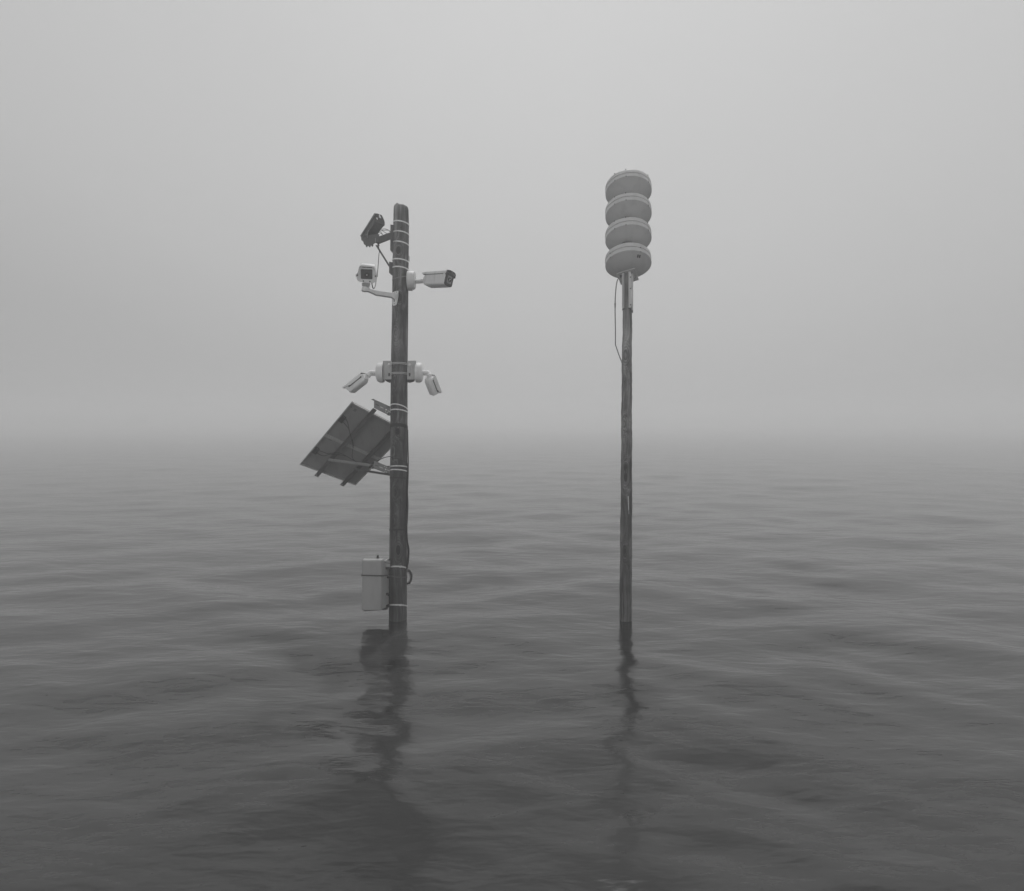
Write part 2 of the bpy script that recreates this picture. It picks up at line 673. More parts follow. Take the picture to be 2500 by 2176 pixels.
# cable bundle on the right of the pole
mb = MB()
pts = [z3(1890, 700, D + .01), z3(1893, 900, D), z3(1900, 1180, D - .02), z3(1897, 1440, D - .02), z4(812, -100, D - .02), z4(818, 60, D - .02),
       z4(812, 220, D - .02), z4(802, 400, D - .03), z4(812, 560, D - .02), z4(832, 680, D - .03), z4(824, 840, D - .03), z4(806, 940, D - .03)]
mb.tube(pts, .0065, 8, 8)
tag(mb.build('cable', M_black), 'longer thin black cable down the right edge of the brown pole from the solar panel', 'cable')
mb = MB()
pts = [z3(1896, 1240, D - .03), z3(1890, 1420, D - .03), z4(806, 40, D - .03), z4(800, 250, D - .04), z4(800, 420, D - .04), z4(815, 640, D - .03), z4(820, 720, D - .03), z4(808, 860, D - .04), z4(803, 950, D - .04)]
mb.tube(pts, .0085, 8, 8)
tag(mb.build('cable', M_black), 'thicker black cable bulging out from the right edge of the brown pole above the coil', 'cable')
mb = MB()
cc = z4(800, 1055, D + .02)
rr = .065 * .0 + 70 / 5.6 / F * D
for k, (ro, th_, dy) in enumerate(((1.0, .0105, 0), (.93, .009, -.014), (.98, .009, .016), (.84, .0022, -.018), (.72, .002, -.02))):
    pts = []
    for a in range(0, 361, 15):
        pts.append(cc + Vector((math.cos(R(a)) * rr * ro * (.98 + .03 * math.sin(a * .1 + k)), dy + .004 * math.sin(a * .05 + k), math.sin(R(a)) * rr * ro * 1.42)))
    mb.tube(pts, th_, 8, 2)
for a in (25, -60, 70):
    p = cc + Vector((math.cos(R(a)) * rr * .97, 0, math.sin(R(a)) * rr * 1.38))
    mb.lathe(frame(p - Vector((0, .0, .006)), Vector((-math.sin(R(a)), 0, math.cos(R(a)) * 1.4)), (0, 1, 0)), [(.015, 0), (.016, .004), (.015, .009)], 12)
tag(mb.build('cable_coil', M_black), 'coiled black cable tied behind the pole beside the grey cabinet', 'cable coil')

# ---------------------------------------------------------------- camera 1: dark housing on strut arm, top left
Yc = D - .02
cam1 = thing('security_camera', z1(745, 640, D), 'dark grey box camera on a braced arm near the top of the brown pole', 'camera', 'cameras on the wooden pole')


def c1(x, y, Y):
    return z1c(x, y, Y)


dn, df = D - .36, D - .06
# housing body (near end high on the right, far end low on the left)
near = [(842, 545), (845, 250), (905, 215), (1110, 290), (1215, 520), (1232, 600), (1225, 705)]
far = [(400, 1290), (390, 1060), (430, 1010), (620, 1060), (730, 1240), (745, 1310), (735, 1400)]
mid = [((a[0] * .5 + b[0] * .5), (a[1] * .5 + b[1] * .5)) for a, b in zip(near, far)]
mb = MB()
mb.loft([[c1(x, y, dn) for x, y in near], [c1(x, y, (dn + df) / 2) for x, y in mid], [c1(x, y, df) for x, y in far]])
body1 = mb.build('housing', M_dark2, cam1, ang=20)
# end rim
mb = MB()
cx_ = sum(p[0] for p in near) / len(near)
cy_ = sum(p[1] for p in near) / len(near)
rim = [(cx_ + (x - cx_) * 1.07, cy_ + (y - cy_) * 1.07) for x, y in near]
mb.loft([[c1(x, y, dn + .035) for x, y in [(a[0] * .93 + b[0] * .07 - 14, a[1] * .93 + b[1] * .07 + 8) for a, b in zip(rim, far)]], [c1(x, y, dn - .004) for x, y in rim]])
mb.build('end_cap', M_dark, cam1, ang=20)
mb = MB()
mb.prism([c1(x, y, dn - .008) for x, y in ((870, 385), (915, 385), (945, 460), (925, 480), (885, 450))], (0, -.004, 0))
mb.build('vent_opening', M_white, body1)
mb = MB()
mb.prism([c1(x, y, dn - .008) for x, y in ((990, 265), (1025, 250), (1050, 310), (1090, 405), (1075, 425), (990, 375))], (0, -.004, 0))
mb.build('vent_opening', M_white, body1)
# sun roof: long bent plate on the left
mb = MB()
a0 = [(165, 1190), (205, 1190), (215, 1360), (245, 1395)]
a1 = [(795, 205), (845, 205), (842, 420), (850, 560)]
out0 = [c1(x, y, df - .01) for x, y in a0]
out1 = [c1(x, y, dn + .01) for x, y in a1]
th_ = Vector((.004, .008, .0))
for k in range(3):
    q = [out0[k], out1[k], out1[k + 1], out0[k + 1]]
    mb.prism(q, (.006, .006, -.002))
roof1 = mb.build('sun_roof', M_alud, cam1, ang=15)
mb = MB()
mb.prism([c1(165, 1192, df - .02), c1(790, 198, dn), c1(850, 196, dn), c1(845, 240, dn), c1(205, 1205, df - .02), c1(180, 1215, df - .02)], (0, -.004, 0))
mb.build('roof_edge', M_alu, roof1)
# swivel head under the far end
mb = MB()
mb.loft([[c1(x, y, D - .20) for x, y in ((215, 1365), (470, 1150), (1010, 1100), (1000, 1210), (860, 1480), (600, 1640), (430, 1610), (330, 1555), (305, 1440))],
         [c1(x, y, D - .05) for x, y in ((235, 1355), (470, 1170), (980, 1120), (980, 1230), (840, 1470), (600, 1600), (450, 1590), (350, 1530), (325, 1430))]])
sw = mb.build('swivel_head', M_dark2, cam1, ang=20)
mb = MB()
for x, y in ((455, 1650), (585, 1655), (700, 1625)):
    p = c1(x, y, D - .12)
    mb.lathe(frame(p + Vector((0, 0, .016)), (0, 0, -1)), [(.013, 0), (.013, .012), (.009, .014), (.009, .022), (.004, .024)], 8)
mb.build('bolt', M_dark, sw)
mb = MB()
mb.tube([c1(545, 950, D - .3), c1(480, 1060, D - .27), c1(490, 1110, D - .27), c1(470, 1190, D - .25), c1(480, 1260, D - .22)], .0045, 6, 4)
mb.tube([c1(400, 1150, D - .26), c1(440, 1120, D - .27), c1(520, 1080, D - .27)], .004, 6, 3)
mb.build('latch', M_alu, sw)
mb = MB()
mb.prism([c1(x, y, D - .206) for x, y in ((822, 1290), (845, 1290), (845, 1460), (826, 1465))], (0, -.003, 0))
mb.build('hinge_pin', M_alu, sw)
# square arm
mb = MB()
mb.loft([[c1(x, y, Y) for x, y, Y in ((830, 1260, D - .17), (830, 1480, D - .17), (960, 1560, D - .10), (960, 1225, D - .10))],
         [c1(x, y, Y) for x, y, Y in ((1500, 1030, D - .05), (1500, 1335, D - .05), (1505, 1345, D + .03), (1505, 1020, D + .03))]])
mb.build('arm', M_dark2, cam1, ang=20)
mb = MB()
mb.prism([c1(x, y, D - .05) for x, y in ((1490, 685), (1625, 705), (1625, 1890), (1480, 1810))], (0, .10, 0))
mb.build('mounting_plate', M_dark2, cam1)
mb = MB()
mb.bar(c1(870, 1590, D - .12), z1(708, 1090, D - .03), .022, .014)
mb.bar(c1(960, 1540, D - .11), c1(975, 1640, D - .11), .02, .02)
mb.build('brace', M_dark2, cam1)
mb = MB()
mb.prism([z1(x, y, D - .05) for x, y in ((704, 1017), (762, 1030), (762, 1230), (703, 1190))], (0, .10, 0))
mb.build('brace_plate', M_dark, cam1)
mb = MB()
for pts in ([(1080, 930), (1130, 955), (1230, 1020), (1330, 1085)], [(1085, 930), (1150, 885), (1250, 880), (1380, 920), (1480, 1010)],
            [(1090, 940), (1200, 935), (1330, 935), (1420, 945), (1480, 990)], [(1005, 1030), (1060, 1070), (1140, 1120)], [(1060, 985), (1100, 1060), (1160, 1140)]):
    mb.tube([c1(x, y, D - .14 + .05 * i) for i, (x, y) in enumerate(pts)], .0035, 6, 4)
mb.build('cable', M_black, cam1)
for y, cl in (((410, 380, 446), None), ((572, 538, 602), None), ((728, 700, 768), None), ((1000, 973, 1028), -68), ((1128, 1094, 1152), None)):
    mkband(cam1, [Z1y(v) for v in y], 3.0, None, None)

# ---------------------------------------------------------------- camera 2: white box camera, facing us
cam2 = thing('security_camera', z1b(1300, 1400, D - .1), 'white box camera with square dark window on a curved arm left of the pole', 'camera', 'cameras on the wooden pole')
Y2 = 7.20
s2 = Y2 / F / 12.8
fo = z1b(450, 655, Y2)
pit = R(20)
fwd = Vector((.175, -math.cos(pit), -math.sin(pit))).normalized()
M2 = frame(fo, fwd, (1, .18, .03))          # local x right, y = z cross x
ysign = 1 if (M2.to_3x3() @ Vector((0, 1, 0))).z > 0 else -1


def c2(x, y, t):
    return M2 @ Vector(((x - 450) * s2, -(y - 655) * s2 * ysign * 1.0, t))


outl = [(262, 402), (300, 398), (640, 420), (672, 432), (700, 500), (725, 600), (757, 690), (757, 770), (735, 860), (690, 900), (620, 915), (420, 905), (220, 882), (165, 850), (135, 800), (130, 700), (135, 665), (190, 590), (215, 500), (238, 425)]


def sc(pts, k):
    return [(450 + (x - 450) * k, 655 + (y - 655) * k) for x, y in pts]


mb = MB()
mb.loft([[c2(x, y, -.30) for x, y in sc(outl, .93)], [c2(x, y, -.285) for x, y in sc(outl, .97)], [c2(x, y, -.008) for x, y in sc(outl, .985)], [c2(x, y, 0) for x, y in sc(outl, .965)]])
h2 = mb.build('housing', M_white, cam2, ang=30)


def rrect(x0, y0, x1, y1, r, n=4):
    out = []
    for (cx, cy, a0) in ((x1 - r, y1 - r, 0), (x0 + r, y1 - r, 90), (x0 + r, y0 + r, 180), (x1 - r, y0 + r, 270)):
        for k in range(n + 1):
            a = R(a0 + 90 * k / n)
            out.append((cx + r * math.cos(a), cy + r * math.sin(a)))
    return out


win = [(x + (y - 630) * -.03, y + (x - 450) * .025) for x, y in rrect(272, 485, 625, 785, 24)]
mb = MB()
mb.loft([[c2(x, y, -.01) for x, y in sc(win, 1.0)], [c2(x, y, .003) for x, y in win]])
w2 = mb.build('window', M_glassd, cam2)
mb = MB()
mb.lathe(frame(c2(455, 655, .003), fwd), [(.030, 0), (.030, .001), (.026, .001), (.026, .0015), (.018, .0015), (.018, .001)], 24)
mb.build('lens', M_lens, w2)
mb = MB()
mb.lathe(frame(c2(455, 660, .0045), fwd), [(.0075, 0), (.0075, .001), (.002, .003)], 14)
mb.build('lens_glint', M_glint, w2)
mb = MB()
for x, y in ((172, 672), (717, 695), (340, 850), (538, 858)):
    mb.lathe(frame(c2(x, y, -.004), fwd), [(.0085, 0), (.0085, .007), (.005, .009)], 10)
mb.build('screw', M_dark2, cam2)
mb = MB()
mb.prism([c2(x, y, -.003) for x, y in ((310, 412), (625, 430), (622, 448), (480, 440), (440, 432), (400, 440), (312, 428))], fwd * .006)
mb.build('wiper_slot', M_dark2, cam2)
# sun roof shell
sh = [(112, 668), (185, 588), (205, 520), (225, 435), (245, 400), (275, 385), (655, 408), (690, 430), (708, 500), (728, 590), (775, 700)]
shi = [(130, 682), (199, 596), (217, 520), (236, 440), (252, 412), (277, 397), (652, 419), (680, 438), (697, 504), (717, 594), (757, 706)]
mb = MB()
lo = []
for t, k in ((-.33, .955), (-.31, .985), (.0, 1.0), (.018, 1.0)):
    lo.append([c2(x, y, t) for x, y in sc(sh, k)] + [c2(x, y, t) for x, y in sc(shi, k)][::-1])
mb.loft(lo)
mb.build('sun_roof', M_white, cam2, ang=40)
mb = MB()
for (x0, x1) in ((118, 150), (752, 778)):
    mb.prism([c2(x, y, -.12) for x, y in ((x0, 660), (x1, 660), (x1, 725), (x0, 715))], fwd * .11)
mb.build('gasket', M_black, cam2)
# neck, swivel and arm
Yn = 7.27
mb = MB()
mb.loft([[z1b(x, y, Y) for x, y, Y in ((322, 898, Yn - .03), (550, 915, Yn - .03), (555, 915, Yn + .07), (322, 898, Yn + .07))],
         [z1b(x, y, Y) for x, y, Y in ((330, 1000, Yn - .03), (530, 1000, Yn - .03), (530, 1000, Yn + .06), (330, 1000, Yn + .06))]])
mb.build('swivel_block', M_grey, cam2)
mb = MB()
for x, y in ((318, 940), (325, 985), (545, 950), (535, 1000)):
    mb.lathe(frame(z1b(x, y, Yn), (-1, 0, 0) if x < 400 else (1, 0, 0)), [(.007, -.01), (.007, .004), (.004, .007)], 8)
mb.build('knob', M_dark2, cam2)
mb = MB()
Mh = frame(z1b(420, 1010, Yn + .02), (0, 0, -1))
q = Yn / F / 12.8
mb.lathe(Mh, [(95 * q, 0), (112 * q, 20 * q), (118 * q, 60 * q), (132 * q, 110 * q), (136 * q, 140 * q), (130 * q, 150 * q), (10 * q, 152 * q)], 28)
mb.build('swivel_cup', M_white2, cam2)
top = [(330, 1060), (560, 1100), (650, 1125), (700, 1140), (1260, 1225), (1400, 1245)]
bot = [(330, 1150), (510, 1160), (640, 1215), (745, 1268), (1230, 1340), (1310, 1410)]
mb = MB()
Ys = [Yn + .0, Yn + .0, Yn + .01, Yn + .03, D - .135, D - .125]
hw = [.040, .034, .027, .024, .026, .04]
lo = []
for t, b, Y, h in zip(top, bot, Ys, hw):
    lo.append([z1b(t[0], t[1], Y - h * .8), z1b(t[0], t[1] - 4, Y + h), z1b(b[0] - 14, b[1] + 46, Y + h), z1b(b[0] - 10, b[1] + 18, Y + .1 * h), z1b(b[0], b[1], Y - h * .8)])
mb.loft(lo)
arm2 = mb.build('arm', M_white2, cam2, ang=25)
mb = MB()
mb.prism([z1b(x, y, D - .118) for x, y in ((1255, 1205), (1340, 1170), (1425, 1150), (1438, 1165), (1438, 1300), (1420, 1430), (1380, 1580), (1350, 1605), (1280, 1625), (1262, 1590), (1250, 1500))], (0, .014, 0))
pl2 = mb.build('wall_plate', M_white, cam2)
mb = MB()
for x, y, r_ in ((1320, 1222, .0035), (1385, 1195, .005), (1312, 1555, .0045)):
    mb.lathe(frame(z1b(x, y, D - .117), (0, -1, 0)), [(r_, 0), (r_, .003), (r_ * .5, .0035)], 10)
mb.prism([z1b(x, y, D - .119) for x, y in ((1298, 1405), (1322, 1405), (1322, 1495), (1300, 1500))], (0, -.003, 0))
mb.build('screw', M_black, pl2)
mb = MB()
mb.tube([z1b(835, 0, D - .12), z1b(822, 180, D - .13), z1b(805, 420, D - .13), z1b(785, 600, D - .13), z1b(745, 850, D - .15), z1b(730, 960, D - .17), z1b(705, 1050, D - .2), z1b(670, 1083, D - .23), z1b(640, 1050, D - .25), z1b(622, 980, D - .26), z1b(612, 915, D - .26)],
        .0042, 8, 6)
mb.tube([c1(975, 1640, D - .11), z1(552, 850, D - .12), z1b(835, 0, D - .12)], .0038, 8, 4)
mb.tube([z1b(660, 1083, D - .235), z1b(640, 1050, D - .25), z1b(622, 980, D - .26), z1b(612, 915, D - .26)], .0065, 8, 5)
mb.build('cable', M_black, cam2)


# ---------------------------------------------------------------- bullet cameras
def bullet_section(w, h, n=5):
    """Rounded box section with an arched top, half sizes w,h."""
    out = []
    r = min(w, h) * .42
    for (sx, sy, a0) in ((1, 1, 0), (-1, 1, 90), (-1, -1, 180), (1, -1, 270)):
        for k in range(n + 1):
            a = R(a0 + 90 * k / n)
            out.append((sx * (w - r) + r * math.cos(a), sy * (h - r) + r * math.sin(a)))
    return out


def bullet(parent, A, B, up, w, h, mats, shield=True, face=False, shield_fwd=.03, shield_back=.0, taper=(.62, .9), g=.007, dr0=.12, gd=-.02):
    """Body from knuckle end A to lens end B; up = direction of the sun roof."""
    A, B = Vector(A), Vector(B)
    ax = (B - A)
    ln = ax.length
    ax.normalize()
    up = (Vector(up) - ax * Vector(up).dot(ax)).normalized()
    x = up.cross(ax)
    M = Matrix.Identity(4)
    for i in range(3):
        M[i][0], M[i][1], M[i][2], M[i][3] = x[i], up[i], ax[i], A[i]
    mb = MB()
    lo = []
    for t, k in ((0, taper[0]), (.012, taper[0] + .06), (ln * .12, taper[1]), (ln * .24, 1), (ln * .62, 1), (ln * .622, .985), (ln * .63, .985), (ln * .632, 1), (ln - .006, 1), (ln, .965)):
        lo.append([M @ Vector((px * k, py * k, t)) for px, py in bullet_section(w, h)])
    mb.loft(lo)
    body = mb.build('housing', mats[0], parent, ang=30)
    if shield and shield_fwd > .03:
        mb = MB()
        e_ = shield_fwd * .86
        mb.loft([[M @ Vector((px * .97, py * .97, ln - .004)) for px, py in bullet_section(w, h)],
                 [M @ Vector((px * .99, max(py, .25 * h), ln + e_ * .6)) for px, py in bullet_section(w, h)],
                 [M @ Vector((px * .99, max(py, .62 * h), ln + e_)) for px, py in bullet_section(w, h)]])
        mb.build('shield_filler', mats[0], parent)  # white wedge added to close the shaded hollow under the shield tip
    if shield:
        mb = MB()
        lo = []
        r = min(w, h) * .5

        def prof(off, drop):
            o = [(w + off, h * drop)]
            for k in range(7):
                a = R(90 * k / 6)
                o.append((w - r + (r + off) * math.cos(a), h - r + (r + off) * math.sin(a)))
            for k in range(7):
                a = R(90 + 90 * k / 6)
                o.append((-w + r + (r + off) * math.cos(a), h - r + (r + off) * math.sin(a)))
            o.append((-w - off, h * drop))
            return o
        for t, dr, k in ((-shield_back, dr0 + .13, .97), (ln * .2, dr0, 1.), (ln * .75, dr0, 1), (ln + shield_fwd * .3, .5, 1), (ln + shield_fwd, .93, 1.)):
            o_ = prof(g + .004, dr)
            i_ = prof(g, dr)
            lo.append([M @ Vector((px * k, py * k, t)) for px, py in o_] + [M @ Vector((px * k, py * k, t)) for px, py in i_][::-1])
        mb.loft(lo)
        mb.build('sun_shield', mats[0], parent, ang=40)
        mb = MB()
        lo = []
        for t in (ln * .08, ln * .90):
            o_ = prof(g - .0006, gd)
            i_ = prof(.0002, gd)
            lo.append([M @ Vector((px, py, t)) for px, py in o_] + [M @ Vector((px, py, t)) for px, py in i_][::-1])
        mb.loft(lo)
        mb.build('shadow_gap', M_dark2, parent)  # dark strip painted in as the shade under the shield edge
    # hatch with two screws underneath
    mb = MB()
    mb.rbox(M @ Matrix.Translation((0, -h - .0008, ln * .42)) @ Matrix.Rotation(R(90), 4, 'X'), [(-.0012, w * .55, ln * .13), (.0012, w * .55, ln * .13)], r=.008)
    hatch = mb.build('hatch', mats[0], body)
    mb = MB()
    for sx in (-1, 1):
        mb.lathe(frame(M @ Vector((sx * w * .42, -h - .001, ln * .42)), -up), [(.0032, 0), (.0032, .002), (.002, .0025)], 8)
    mb.build('screw', M_dark, hatch)
    return M, ln, body


def neck(parent, a, b, c, r, mat):
    mb = MB()
    mb.tube([a, Vector(a).lerp(b, .5), b, c], [r, r], 16, 6)
    o = mb.build('neck', mat, parent, ang=50)
    mb = MB()
    mb.lathe(frame(Vector(c) - (Vector(c) - Vector(b)).normalized() * .01, Vector(c) - Vector(b)), [(r * .5, -.012), (r * 1.08, -.006), (r * 1.15, .004), (r * .95, .014), (r * .5, .018)], 18)
    mb.build('knuckle', mat, o)
    mb = MB()
    for k in range(3):
        p = Vector(a).lerp(b, .25 + .3 * k) + Vector((0, -r * .97, -.004))
        mb.lathe(frame(p, (0, -1, 0)), [(.004, 0), (.004, .0025), (.002, .003)], 8)
    mb.build('screw', M_dark2, o)
    return o


def dome_base(parent, xc_pole_side, xfar, zc, r, Y, mat):
    """Junction box: a drum with rounded rim, axis along x."""
    d = 1 if xfar > xc_pole_side else -1
    w = abs(xfar - xc_pole_side)
    M = frame((xc_pole_side, Y, zc), (d, 0, 0), (0, 0, 1))
    mb = MB()
    mb.lathe(M, [(r, 0), (r, w * .45), (r * .985, w * .62), (r * .94, w * .78), (r * .84, w * .9), (r * .66, w * .975), (r * .3, w)], 40)
    o = mb.build('junction_box', mat, parent, ang=40)
    mb = MB()
    mb.lathe(M, [(r * 1.012, w * .36), (r * 1.012, w * .375)], 40)
    mb.build('seam', M_white2, o)
    mb = MB()
    mb.lathe(frame((xc_pole_side + d * w * .35, Y - .01, zc - r + .006), (0, 0, -1)), [(.021, 0), (.022, .006), (.021, .012), (.012, .014)], 16)
    mb.build('drain_plug', mat, o)
    return o


# camera 3: right of the pole, lens showing
cam3 = thing('security_camera', z1(1010, 1320, D), 'white bullet camera reaching right from the pole with dark lens face in view', 'camera', 'cameras on the wooden pole')
px_ = lp(z1(0, 1320).z)
mb = MB()
dome_w = z1(1112, 0).x - z1(1000, 0).x
zc3 = z1(0, 1318).z
r3 = (z1(0, 1175).z - z1(0, 1466).z) / 2
Mj = frame((z1(1002, 0).x, D - .02, zc3), (1, 0, -.0), (0, 0, 1))
mb.lathe(Mj, [(r3, 0), (r3, dome_w * .15), (r3 * .99, dome_w * .7), (r3 * .955, dome_w * .9), (r3 * .90, dome_w * .98), (r3 * .3, dome_w)], 40)
jb = mb.build('junction_box', M_white2, cam3, ang=40)
mb = MB()
mb.bar(z1(1005, 1462, D - .04), z1(1068, 1466, D - .04), .05, .008)
mb.build('base_lip', M_grey, jb)
A3, B3 = z1(1262, 1308, 7.44), z1(1640, 1288, 7.18)
neck(cam3, z1(1100, 1330, D - .02), z1(1185, 1328, D - .03), z1(1240, 1315, D - .05), .0255, M_white2)
M3, l3, b3 = bullet(cam3, A3, B3, (.12, .15, 1), .066, .088, (M_white2,), shield_fwd=.012, shield_back=-.01, taper=(.45, .82), g=.004, dr0=.5, gd=.44)
mb = MB()
lo = [[M3 @ Vector((x, y, l3 + t)) for x, y in bullet_section(.064 * k, .086 * k)] for t, k in ((-.004, 1), (.006, 1), (.010, .96))]
mb.loft(lo)
fc = mb.build('lens_face', M_dark, cam3)
mb = MB()
mb.loft([[M3 @ Vector((x, y - .012, l3 + t)) for x, y in bullet_section(.036 * k, .046 * k)] for t, k in ((.009, 1.), (.0125, 1), (.0135, .94))])
mb.build('lens_window', M_grey, fc)
mb = MB()
mb.lathe(M3 @ Matrix.Translation((0, -.012, l3 + .0125)), [(.027, 0), (.027, .002), (.022, .003), (.016, .0025), (.0155, .001)], 24)
mb.build('lens', M_lens, fc)
mb = MB()
for x, y, r_ in ((.004, .004, .0075), (-.006, -.018, .005)):
    mb.lathe(M3 @ Matrix.Translation((x, y - .008, l3 + .014)), [(r_, 0), (r_, .0015), (r_ * .4, .003)], 12)
mb.build('lens_glint', M_glint, fc)
mb = MB()
o_ = []
for k in range(9):
    a = R(180 * k / 8)
    o_.append((.0685 * math.cos(a) ** 1 if True else 0, .03 + .062 * math.sin(a) ** .8 if 0 < k < 8 else .05))
prof_o = [(.071, .03), (.071, .066), (.058, .086), (.03, .0935), (-.03, .0935), (-.058, .086), (-.071, .066), (-.071, .03)]
prof_i = [(x * .95, y - .004 if abs(x) < .07 else y) for x, y in prof_o]
mb.loft([[M3 @ Vector((x, y, l3 + t)) for x, y in prof_o] + [M3 @ Vector((x, y, l3 + t)) for x, y in prof_i][::-1] for t in (-.004, .026)])
mb.build('visor', M_dark, cam3)
m = MB()
band(m, Z1y(1305), Z1y(1262), Z1y(1250), 2.6)
m.build('steel_band', M_galvd, cam3)

# two-sided bracket and cameras 4, 5
br = thing('camera_bracket', z2(1130, 430, D), 'pale steel bracket plates clamped to both sides of the pole between two white cameras', 'bracket')
for side in (-1, 1):
    mb = MB()
    xa, xb = ((875, 1008) if side < 0 else (1250, 1384))
    Yf = D - .055
    mb.prism([z2(xa, 265, Yf), z2(xb, 265 if side < 0 else 262, Yf), z2(xb, 555, Yf), z2(xa, 555, Yf)], (0, .006, 0))
    pl = mb.build('plate', M_galv, br)
    mb = MB()
    xo = xa if side < 0 else xb
    mb.prism([z2(xo, 268, Yf), z2(xo, 553, Yf), z2(xo, 553, Yf + .15), z2(xo, 268, Yf + .15)], (.004 * side, 0, 0))
    mb.prism([z2(xa, 556, Yf + .002), z2(xb, 556, Yf + .002), z2(xb, 556, Yf + .13), z2(xa, 556, Yf + .13)], (0, 0, -.004))
    mb.build('flange', M_galvd, br)
    mb = MB()
    if side < 0:
        mb.prism([z2(x, y, D + .03) for x, y in ((885, 556), (1003, 556), (1003, 602), (965, 608), (925, 590))], (0, .05, 0))
    else:
        mb.prism([z2(x, y, D + .03) for x, y in ((1252, 556), (1370, 556), (1345, 590), (1285, 608), (1252, 602))], (0, .05, 0))
    mb.build('lower_bracket', M_dark2, br)
    mb = MB()
    bx = 965 if side < 0 else 1286
    mb.lathe(frame(z2(bx, 330, Yf), (0, -1, 0)), [(.021, -.001), (.021, .004), (.015, .005), (.015, .016), (.012, .019)], 6)
    mb.build('bolt', M_steel, br)
    mb = MB()
    sx = 968 if side < 0 else 1288
    mb.prism([z2(sx - 15, 458, Yf - .003), z2(sx + 10, 458, Yf - .003), z2(sx + 14, 470, Yf - .003), z2(sx + 10, 508, Yf - .003), z2(sx - 15, 508, Yf - .003)], (0, .004, 0))
    mb.build('slot', M_dark, br)
for y in (325, 478):
    for dy in (-9, 10):
        m = MB()
        pts = []
        for a in range(-172, -7, 6):
            z0 = Z2y(y + dy)
            x, r = lp(W(0, z0).z)
            ar = R(a)
            p = Vector((x + (r + .004) * math.cos(ar), D + (r + .004) * math.sin(ar), W(0, z0 - .8 + 0, D).z + .006 * math.sin(-ar)))
            pts.append(p)
        e = W(800 + 985 / 6.434, Z2y(y + dy + 6), D - .062)
        f_ = W(800 + 1268 / 6.434, Z2y(y + dy + 4), D - .062)
        pts = [e] + [p for p in pts if e.x + .012 < p.x < f_.x - .012] + [f_]
        m.tube(pts, .0036, 8)
        m.build('clamp_rod', M_steel, br)

cam4 = thing('security_camera', z2(870, 440, D), 'white bullet camera angled down and left below the pole bracket', 'camera', 'cameras on the wooden pole')
zc4 = z2(0, 447).z
r4 = (z2(0, 292).z - z2(0, 604).z) / 2
dome_base(cam4, z2(878, 0).x, z2(762, 0).x, zc4, r4, D + .02, M_white)
neck(cam4, z2(770, 458, D), z2(672, 458, D - .01), z2(628, 498, D - .03), .0325, M_white)
A4, B4 = z2(600, 515, D - .04), z2(362, 704, D + .07)
M4, l4, b4 = bullet(cam4, A4, B4, (-.55, .35, .75), .056, .062, (M_white,), shield_fwd=.055, shield_back=-.012)
cam5 = thing('security_camera', z2(1385, 440, D), 'white bullet camera hanging steeply down at the right end of the bracket', 'camera', 'cameras on the wooden pole')
dome_base(cam5, z2(1386, 0).x, z2(1494, 0).x, zc4, r4, D + .02, M_white)
neck(cam5, z2(1490, 455, D), z2(1575, 458, D - .01), z2(1600, 505, D - .03), .031, M_white)
A5, B5 = z2(1600, 535, D - .04), z2(1690, 768, D + .06)
M5, l5, b5 = bullet(cam5, A5, B5, (.78, .58, .3), .060, .062, (M_white,), shield_fwd=.012, shield_back=.014, taper=(.8, .97))

# ---------------------------------------------------------------- solar panel
sol = thing('solar_panel', z3(1612, 800, D), 'tilted solar panel pair seen from behind, bracketed to the left of the pole', 'solar panel')
PA = z3(1015, 265, 7.53)
PB = z3(205, 1236, 7.86)
PD = z3(1881, 724, 7.70)
PC = z3(1080, 1562, 8.02)
e1 = (PB - PA)
e2 = (PD - PA)
# square the corner while keeping the outline
nrm = e1.cross(e2).normalized()
if nrm.y > 0:
    nrm = -nrm                  # back side, faces the camera
L1, L2 = e1.length, e2.length


def P(u, v, h=0.0):
    """Point of the panel: u down the slope 0..1, v across 0..1, h out of the back."""
    return PA + e1 * u + e2 * v + (PC - PB - PD + PA) * (u * v) + nrm * h


def slab(mbx, u0, u1, v0, v1, h0, h1):
    mbx.loft([[P(u0, v0, h0), P(u1, v0, h0), P(u1, v1, h0), P(u0, v1, h0)], [P(u0, v0, h1), P(u1, v0, h1), P(u1, v1, h1), P(u0, v1, h1)]])


for (u0, u1) in ((0, .512), (.518, 1)):
    mb = MB()
    slab(mb, u0 + .006, u1 - .006, .012, .988, -.012, -.006)
    panel = mb.build('panel', M_back, sol)
    mb = MB()
    slab(mb, u0 + .006, u1 - .006, .012, .988, -.020, -.0125)
    mb.build('glass', M_cell, panel)
    fw = .022
    for (a, b, c, d) in ((u0, u0 + .014, 0, 1), (u1 - .014, u1, 0, 1), (u0 + .014, u1 - .014, 0, .018), (u0 + .014, u1 - .014, .982, 1)):
        mb = MB()
        slab(mb, a, b, c, d, -.023, .016)
        mb.build('frame_bar', M_galv if d < .5 else M_alu, panel)  # left bar coloured paler to stand in for its lit side face
# label marks on the back sheet
mb = MB()
for (u, v, du, dv) in ((.055, .105, .035, .045), (.05, .04, .02, .02), (.535, .11, .022, .05)):
    slab(mb, u, u + du, v, v + dv, -.0055, -.0045)
mb.build('rating_label', paint('faded_label', .105, .5, .05, 8), sol)
